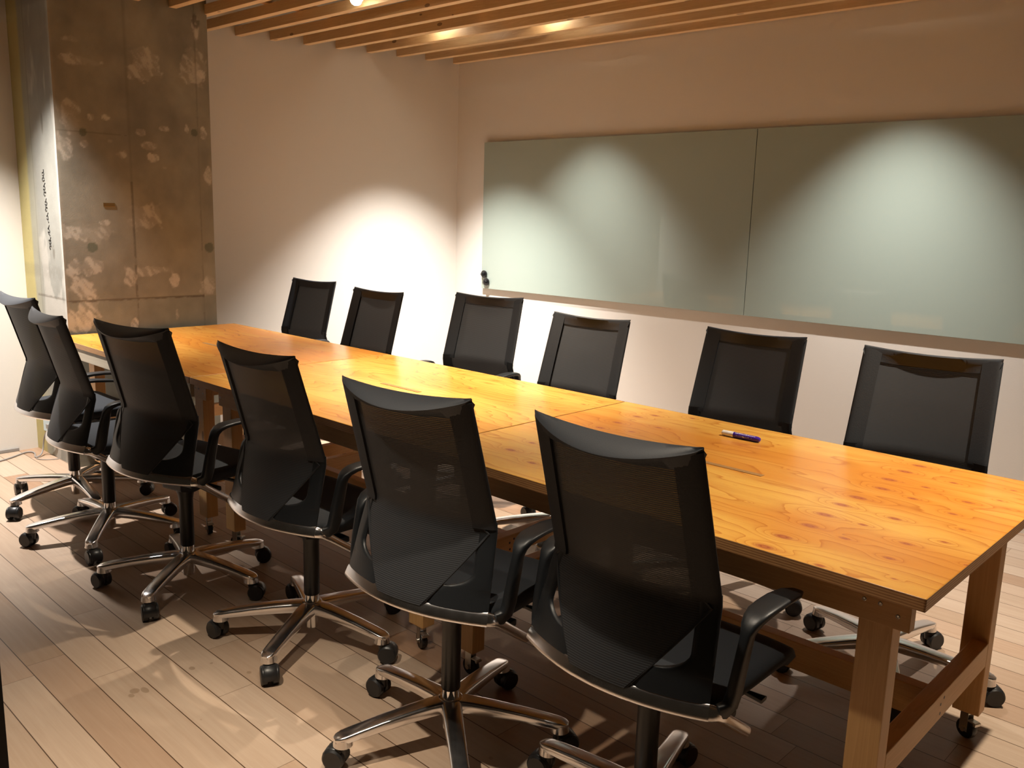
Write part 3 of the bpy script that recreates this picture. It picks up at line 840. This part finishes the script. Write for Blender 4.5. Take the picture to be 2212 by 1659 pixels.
# ------------------------------------------------------------------ marker pen
root = empty('marker_pen', (-1.3165, 2.5265, TZ + 0.0098), rad(0.4)); tag(root, 'violet marker pen with a white cap lying on the near table', 'marker pen')
My = Matrix.Rotation(rad(90), 4, 'Y')
mb = MB(); mb.lathe([(0.0, -0.0675), (0.0070, -0.0672), (0.0088, -0.0650), (0.0094, -0.030), (0.0094, -0.0260)], 28, My, caps=False)
mb.lathe([(0.0094, -0.0262), (0.0, -0.0262)], 28, My, caps=False)
mb.build('cap', M_capwhite, root)
mb = MB(); mb.lathe([(0.0088, -0.0262), (0.0090, -0.025), (0.0090, 0.052), (0.0082, 0.060), (0.0060, 0.0655), (0.0, 0.0675)], 28, My, caps=False)
barrel = mb.build('barrel', M_violet, root)
mb = MB()
def arcstrip(x0, x1, a0, a1, r=0.00912):
    n = 6; vs = []; fs = []
    for i in range(n + 1):
        a = rad(a0 + (a1 - a0) * i / n)
        for x in (x0, x1): vs.append((x, -r * math.cos(a), r * math.sin(a)))
    for i in range(n): fs.append((2 * i, 2 * i + 1, 2 * i + 3, 2 * i + 2))
    mb.add(vs, fs)
rr = random.Random(2)
x = -0.018
while x < 0.040:
    w = rr.uniform(0.0008, 0.0018)
    if rr.random() < 0.85: arcstrip(x, x + w, 8, 8 + rr.uniform(6, 11))
    x += w + 0.0008
x = -0.019
while x < 0.050:
    w = rr.uniform(0.002, 0.005); arcstrip(x, x + w, 52, 52 + rr.uniform(10, 22)); x += w + 0.0012
arcstrip(0.008, 0.016, -6, 4)
o = mb.build('print', M_capwhite, barrel); o['label'] = 'tiny white lettering on the barrel'

# ------------------------------------------------------------------ office chair
HZ = [0.496, 0.600, 0.680, 0.700, 1.024]
YS = [-0.152, -0.123, -0.100, -0.099, -0.197]
HW = [0.232, 0.223, 0.2155, 0.2145, 0.2060]
CB = [0.056, 0.050, 0.045, 0.044, 0.034]
def lerp(tab, z):
    z = min(max(z, HZ[0]), HZ[-1])
    for i in range(len(HZ) - 1):
        if z <= HZ[i + 1]:
            t = (z - HZ[i]) / (HZ[i + 1] - HZ[i])
            return tab[i] * (1 - t) + tab[i + 1] * t
    return tab[-1]
def back(x, z):
    """point on the back surface at lateral position x and height z"""
    w = lerp(HW, z); u = max(-1, min(1, x / w)); c = 1 - u * u
    dip = 0.014 * c * max(0, (z - 0.86) / 0.16)
    return (x, lerp(YS, z) - lerp(CB, z) * c, z - dip)

def make_chair():
    root = empty('office_chair')
    # --- star base
    mb = MB()
    for k in range(5):
        a = 2 * math.pi * k / 5
        dx, dy = math.cos(a), math.sin(a); s = (-dy, dx, 0)
        path = []; secs = []
        for r, z, hw, hh in ((0.018, 0.112, 0.029, 0.018), (0.06, 0.111, 0.0270, 0.018), (0.12, 0.1070, 0.0255, 0.0165), (0.20, 0.0995, 0.0240, 0.0145), (0.265, 0.0915, 0.0230, 0.0125), (0.300, 0.0865, 0.0230, 0.0110), (0.3155, 0.084, 0.0185, 0.0095), (0.3245, 0.0825, 0.0100, 0.0065)):
            path.append((dx * r, dy * r, z)); secs.append((hw, hh))
        mb.sweep(path, secs, side=s, n=20, power=5.0)
        mb.lathe([(0.0225, 0.0625), (0.0262, 0.0660), (0.0225, 0.086)], 22, Matrix.Translation((dx * 0.302, dy * 0.302, 0)))
    mb.lathe([(0.028, 0.088), (0.040, 0.092), (0.042, 0.115), (0.037, 0.128), (0.029, 0.131)], 28)
    base = mb.build('star_base', M_alu, root, sharp=50)
    mb = MB(); mb.lathe([(0.019, 0.038), (0.021, 0.040), (0.021, 0.091)], 24); mb.build('base_socket', M_chrome, base)
    for k in range(5):
        a = 2 * math.pi * k / 5
        a2 = a + [0.5, -0.4, 0.25, -0.7, 0.6][k]
        M = Matrix.Translation((math.cos(a) * 0.302, math.sin(a) * 0.302, 0)) @ Matrix.Rotation(a2, 4, 'Z')
        mb = MB()
        Rx = M @ Matrix.Translation((0.020, 0, 0.0302)) @ Matrix.Rotation(rad(90), 4, 'X')
        for s in (-1, 1):
            off = Rx @ Matrix.Translation((0, 0, s * 0.0160))
            mb.lathe([(0.004, -0.0115), (0.025, -0.0115), (0.0296, -0.0070), (0.0300, 0.0070), (0.0260, 0.0115), (0.004, 0.0115)], 26, off)
        # hood over the wheels
        hp = []
        for i in range(9):
            t = rad(-15 + 150 * i / 8)
            hp.append(M @ Vector((0.020 + 0.0290 * math.cos(t), 0, 0.0305 + 0.0295 * math.sin(t))))
        mb.sweep(hp, (0.020, 0.0030), side=tuple((M.to_3x3() @ Vector((0, 1, 0)))), n=8, power=4)
        mb.lathe([(0.0125, 0.033), (0.0140, 0.048), (0.0160, 0.0630)], 14, M @ Matrix.Translation((0.003, 0, 0)))
        mb.build('caster', M_rubber, base, sharp=40)
    # --- gas lift
    mb = MB(); mb.lathe([(0.0245, 0.156), (0.0262, 0.159), (0.0262, 0.340), (0.0300, 0.362), (0.0340, 0.372), (0.0345, 0.405)], 30)
    lift = mb.build('gas_lift', M_tube, root, sharp=50)
    mb = MB(); mb.lathe([(0.0235, 0.124), (0.0225, 0.160)], 26); mb.build('lift_collar', M_chrome, lift)
    # --- mechanism under the seat
    mb = MB()
    prof = [(-0.060, 0.445), (-0.060, 0.385), (0.0, 0.372), (0.045, 0.380), (0.150, 0.425), (0.150, 0.450)]
    vs = [(sx * 0.055, y, z) for sx in (-1, 1) for y, z in prof]; n = len(prof)
    fs = [tuple(range(n)), tuple(range(2 * n - 1, n - 1, -1))] + [(i, (i + 1) % n, n + (i + 1) % n, n + i) for i in range(n)]
    mb.add(vs, fs)
    mb.box(-0.224, 0.224, -0.045, -0.015, 0.414, 0.432)
    mech = mb.build('mechanism', M_black_plastic, root, bevel=0.005)
    mb = MB(); mb.sweep([(0.10, 0.05, 0.432), (0.20, 0.06, 0.430), (0.245, 0.062, 0.428)], [(0.006, 0.006), (0.006, 0.005), (0.014, 0.005)], side=(0, 1, 0), n=10, power=4)
    mb.build('height_lever', M_black_plastic, mech)
    # --- seat
    mb = MB()
    NX, NY = 22, 26; top = {}; vs = []; fs = []
    def seat_pt(u, v, upper):
        # u -1..1 across, v 0..1 rear to front
        hw = 0.232 - 0.020 * max(0, (0.25 - v) / 0.25) ** 1.5 - 0.010 * max(0, v - 0.85) / 0.15
        x = u * hw; y = -0.150 - 0.020 * (1 - u * u) * (1 - v) + 0.395 * v
        edge = max(abs(u) ** 5, 0)
        fr = max(0, (v - 0.86) / 0.14); re = max(0, (0.06 - v) / 0.06)
        z = 0.503 - 0.006 * (1 - u * u) - 0.010 * edge - 0.026 * fr ** 2 - 0.008 * re
        if not upper:
            z = 0.448 + 0.006 * abs(u) ** 3 - 0.022 * fr + 0.012 * re
            x *= 0.97; y = -0.140 + 0.372 * v
        return (x, y, z)
    for upper in (True, False):
        for i in range(NX + 1):
            for j in range(NY + 1):
                vs.append(seat_pt(-1 + 2 * i / NX, j / NY, upper))
    m = (NX + 1) * (NY + 1)
    for i in range(NX):
        for j in range(NY):
            a = i * (NY + 1) + j; b = a + NY + 1
            fs.append((a, b, b + 1, a + 1)); fs.append((m + a, m + a + 1, m + b + 1, m + b))
    # side skin bulging outwards: middle ring
    per = [i * (NY + 1) for i in range(NX + 1)] + [NX * (NY + 1) + j for j in range(1, NY + 1)] + [i * (NY + 1) + NY for i in range(NX - 1, -1, -1)] + [j for j in range(NY - 1, 0, -1)]
    base_i = len(vs)
    for p in per:
        A, B = Vector(vs[p]), Vector(vs[m + p]); c = (A + B) / 2
        o_ = Vector((A.x, A.y - 0.0, 0)); o_ = o_.normalized() * 0.010
        vs.append(tuple(c + o_ + (A - B) * 0.10))
    q = len(per)
    for i in range(q):
        j = (i + 1) % q
        fs.append((per[i], per[j], base_i + j, base_i + i)); fs.append((base_i + i, base_i + j, m + per[j], m + per[i]))
    mb.add(vs, fs, True)
    mb.build('seat', M_seat, root, sharp=75)
    mb = MB(); mb.box(-0.185, 0.185, -0.115, 0.160, 0.438, 0.4495); mb.build('seat_pan', M_black_plastic, root, bevel=0.004)
    # --- chrome band round the rear, with its two links running forward and down
    mb = MB(); path = []; secs = []; side = []
    zb = 0.484
    def band_pt(x): 
        u = x / 0.236; return (x, -0.150 - 0.058 * (1 - u * u), zb)
    for i in range(25):
        x = -0.234 + 0.468 * i / 24
        o_ = Vector((x * 0.9, -0.22, 0)).normalized()
        path.append(band_pt(x)); secs.append((0.0185, 0.0085)); side.append(tuple(Vector((0, 0, 0.90)) - o_ * 0.43))
    mb.sweep(path, secs, side=side, n=14, power=3.4)
    for s in (-1, 1):
        pts = [(s * 0.222, -0.157, zb - 0.001), (s * 0.236, -0.146, zb - 0.003), (s * 0.240, -0.132, zb - 0.009), (s * 0.240, -0.105, zb - 0.028), (s * 0.238, -0.060, zb - 0.060), (s * 0.236, -0.010, zb - 0.096), (s * 0.2355, 0.008, zb - 0.109)]
        mb.sweep(pts, [(0.0180, 0.0085), (0.0165, 0.0100), (0.0150, 0.0110), (0.0130, 0.0115), (0.0125, 0.0115), (0.0125, 0.0115), (0.0120, 0.0110)],
                 side=[(-s * 0.3, 0.25, 0.9), (-s * 0.3, 0.15, 0.92), (-s * 0.2, 0, 1), (-s * .1, 0, 1), (0, 0, 1), (0, 0, 1), (0, 0, 1)], n=14, power=2.6)
    mb.build('chrome_band', M_alu, root, sharp=50)
    # --- lower frame (plastic)
    def inner(z):
        if z < 0.545: return 0.080
        t = min(1, (z - 0.545) / 0.040); t = math.sqrt(t * (2 - t))
        return 0.080 + (lerp(HW, z) - 0.044 - 0.080) * t
    zs = [0.498, 0.51, 0.53, 0.5449, 0.5452, 0.547, 0.550, 0.554, 0.560, 0.568, 0.577, 0.585, 0.60, 0.62, 0.65, 0.68, 0.705]
    for s in (-1, 1):
        def fn(u, v):
            f = v * (len(zs) - 1); i = min(int(f), len(zs) - 2); z = zs[i] + (zs[i + 1] - zs[i]) * (f - i)
            xi, xo = inner(z), lerp(HW, z) + 0.001
            p = back(s * (xi + (xo - xi) * u), z)
            return (p[0], p[1] + 0.003, p[2])
        mb = MB(); mb.shell(fn, 8, len(zs) - 1, lambda u, v: 0.013 * (1 - 0.7 * abs(2 * u - 1) ** 6))
        mb.build('side_frame', M_black_plastic, root, sharp=60)
    # --- upper frame in fabric: side bands and a rolled top rail
    for s in (-1, 1):
        def fn(u, v):
            z = 0.688 + (1.012 - 0.688) * v
            xo = lerp(HW, z) + 0.001; xi = xo - 0.056
            return back(s * (xi + (xo - xi) * u), z)
        mb = MB(); mb.shell(fn, 10, 30, lambda u, v: 0.004 + 0.012 * max(0, (1 - abs(2 * (u * 0.6 + 0.4) - 1) ** 4.0)) ** 0.6)
        mb.build('back_border', M_leather, root, sharp=60)
    mb = MB()
    vs = []; fs = []; NU, NS = 36, 10
    for i in range(NU + 1):
        u = -1 + 2 * i / NU; c = 1 - u * u; x = 0.2070 * u
        e = min(1.0, (1 - abs(u)) / 0.10); e = 0.35 + 0.65 * math.sqrt(e * (2 - e))
        ya = -0.194 - 0.006 * c; za = 1.022 - 0.012 * c
        yb = ya - 0.007 * e - 0.046 * c; zb_ = za - 0.004 * e - 0.026 * c; ym = -0.184 - 0.034 * c
        sec = [(ya, za - 0.004 * e), (ya - 0.002, za - 0.001), (ya - 0.005 * e, za + 0.0005), ((ya + yb) / 2 - 0.003 * e, (za + zb_) / 2 + 0.0035 * e), (yb + 0.002 * e, zb_ + 0.001), (yb - 0.001 * e, zb_ - 0.003 * e),
               (yb + 0.004 * e + 0.002 * c, zb_ - 0.008 * e), (ym - 0.006 * e, za - 0.046 * e), (ym + 0.005 * e, za - 0.046 * e), (ya - 0.006 * c, za - 0.020 * e)]
        for (yy, zz) in sec: vs.append((x, yy, zz))
    for i in range(NU):
        for k in range(NS):
            a, b = i * NS + k, i * NS + (k + 1) % NS
            fs.append((a, b, b + NS, a + NS))
    fs.append(tuple(range(NS - 1, -1, -1))); fs.append(tuple(range(NU * NS, (NU + 1) * NS)))
    mb.add(vs, fs, True)
    mb.build('top_rail', M_capfab, root, sharp=50)
    # --- mesh panel
    def mhalf(z):
        w = lerp(HW, z)
        if z >= 0.690: return w - 0.030
        t = (0.690 - z) / (0.690 - 0.494)
        return (w - 0.006) * (1 - t) + 0.072 * t
    vs = []; fs = []; NU, NV = 20, 44
    for j in range(NV + 1):
        z = 0.492 + (1.010 - 0.492) * j / NV; h = mhalf(z)
        for i in range(NU + 1):
            x = -h + 2 * h * i / NU; p = back(x, z)
            sag = 0.010 * max(0.0, min(1.0, (0.69 - z) / 0.19)) if z < 0.69 else 0
            vs.append((p[0], p[1] - 0.002 - sag * 0.6, p[2]))
    for j in range(NV):
        for i in range(NU):
            a = j * (NU + 1) + i; fs.append((a, a + 1, a + NU + 2, a + NU + 1))
    mb = MB(); mb.add(vs, fs, True)
    mp = mb.build('mesh_panel', M_mesh, root)
    # hem along the two slanting lower edges
    for s in (-1, 1):
        pts = []
        for j in range(14):
            z = 0.494 + 0.198 * j / 13; p = back(s * mhalf(z), z); pts.append((p[0], p[1] - 0.004, p[2]))
        mb = MB(); mb.sweep(pts, (0.0035, 0.0022), side=(1, 0, 0), n=8)
        mb.build('hem', M_leather, mp)
    # --- armrests
    for s in (-1, 1):
        pts = [(0.240, -0.132, 0.480), (0.247, -0.118, 0.480), (0.253, -0.104, 0.490), (0.257, -0.098, 0.515), (0.260, -0.090, 0.560), (0.262, -0.080, 0.605), (0.263, -0.074, 0.632), (0.2635, -0.068, 0.648), (0.264, -0.055, 0.659), (0.2645, -0.034, 0.666), (0.2645, 0.000, 0.669), (0.264, 0.050, 0.669), (0.263, 0.105, 0.664), (0.262, 0.138, 0.658), (0.2615, 0.147, 0.655)]
        sec = [(0.010, 0.014), (0.011, 0.018), (0.0120, 0.020), (0.0115, 0.021), (0.0110, 0.020), (0.0110, 0.018), (0.0120, 0.016), (0.018, 0.0120), (0.0225, 0.0095), (0.0262, 0.0080), (0.0275, 0.0072), (0.0275, 0.0070), (0.0245, 0.0065), (0.014, 0.005), (0.007, 0.0035)]
        mb = MB(); mb.sweep([(s * a, b, c) for a, b, c in pts], sec, side=(1, 0, 0), n=20, power=3.6)
        mb.build('armrest', M_black_plastic, root, sharp=60)
    return root

chair0 = make_chair()
GN, GF = 'mesh-back chairs on the near side of the tables', 'mesh-back chairs on the far side of the tables'
CHAIRS = [
    # hub x, y, yaw of the chair (deg), base angle in the world (deg), height change, group, label
    (-4.335, 1.585, 0.8, -4.0, -0.003, GN, 'black mesh-back office chair farthest left, by the white wall and concrete column'),
    (-3.752, 1.508, -4.6, 35.5, -0.022, GN, 'black mesh-back office chair overlapping the farthest left one, turned slightly away'),
    (-3.055, 1.510, 11.0, 19.0, 0.004, GN, 'black mesh-back office chair, third from the left on the near side'),
    (-2.363, 1.598, 1.8, 12.0, -0.010, GN, 'black mesh-back office chair, third from the right on the near side'),
    (-1.595, 1.520, 7.0, 34.0, -0.001, GN, 'black mesh-back office chair, second closest to the camera, its whole chrome star base in view'),
    (-0.999, 1.580, -0.3, 34.0, -0.004, GN, 'black mesh-back office chair closest to the camera, its armrest under the near table edge'),
    (-4.786, 3.111, 186.2, 20.0, -0.028, GF, 'black mesh-back office chair at the far end, against the slanted back wall'),
    (-3.827, 2.858, 181.6, 10.0, -0.010, GF, 'black mesh-back office chair, second from the back wall on the far side'),
    (-3.093, 3.013, 190.0, 40.0, 0.010, GF, 'black mesh-back office chair in front of the white corner, both armrest tips showing'),
    (-2.374, 2.898, 182.4, 10.0, -0.018, GF, 'black mesh-back office chair below the left part of the glass board'),
    (-1.604, 2.951, 182.7, 2.0, -0.011, GF, 'black mesh-back office chair behind the marker pen on the far side'),
    (-0.886, 2.767, 185.3, 9.0, 0.014, GF, 'black mesh-back office chair on the far side nearest the right edge of the picture'),
]
for i, (x, y, yaw, ba, dz, grp, lab) in enumerate(CHAIRS):
    c = chair0 if i == 0 else copy_tree(chair0)
    c.location = (x, y, 0); c.rotation_euler = (0, 0, rad(yaw))
    tag(c, lab, 'chair', grp)
    for ch in ORDER[c.name]:
        if ch.name.startswith('star_base'): ch.rotation_euler = (0, 0, rad(ba - yaw))
        elif not ch.name.startswith('gas_lift'): ch.location = (0, 0, dz)

# ------------------------------------------------------------------ ceiling spotlights
SPOT_LAB = ['white ceiling spotlight glowing between the slats above the far table', 'ceiling spotlight above the slats in the corner beside the glass board wall',
            'ceiling spotlight above the slats washing the left glass board panel', 'ceiling spotlight above the slats washing the right glass board panel',
            'ceiling spotlight above the middle table', 'ceiling spotlight above the near end of the table', 'ceiling spotlight over the chair closest to the camera',
            'ceiling spotlight over the open floor in front of the camera', 'ceiling spotlight by the left wall and the column']
for i, (p, aim, cone, blend, wt, colr) in enumerate(SPOTS):
    P = Vector(p); A = Vector(aim); d = (A - P).normalized()
    q = d.to_track_quat('-Z', 'Y')
    root = empty('ceiling_spotlight', P); root.rotation_euler = q.to_euler()
    tag(root, SPOT_LAB[i], 'spotlight', 'spotlights in the ceiling')
    mb = MB(); mb.lathe([(0.020, 0.105), (0.030, 0.100), (0.033, 0.020), (0.036, 0.0), (0.0335, 0.0), (0.030, 0.016)], 24, caps=False)
    mb.lathe([(0.0, 0.105), (0.020, 0.105)], 24, caps=False)
    mb.build('lamp_body', M_fixture, root)
    mb = MB(); mb.lathe([(0.0305, 0.002), (0.029, -0.010), (0.022, -0.020), (0.012, -0.026), (0.0, -0.028)], 24, caps=False)
    mb.build('lens', M_lens, root)
    ld = bpy.data.lights.new('spot', 'SPOT'); ld.energy = wt; ld.color = colr; ld.spot_size = rad(cone); ld.spot_blend = blend
    ld.shadow_soft_size = 0.022
    lo = bpy.data.objects.new('lamp_light', ld); link(lo); lo.parent = root; lo.location = (0, 0, -0.055)
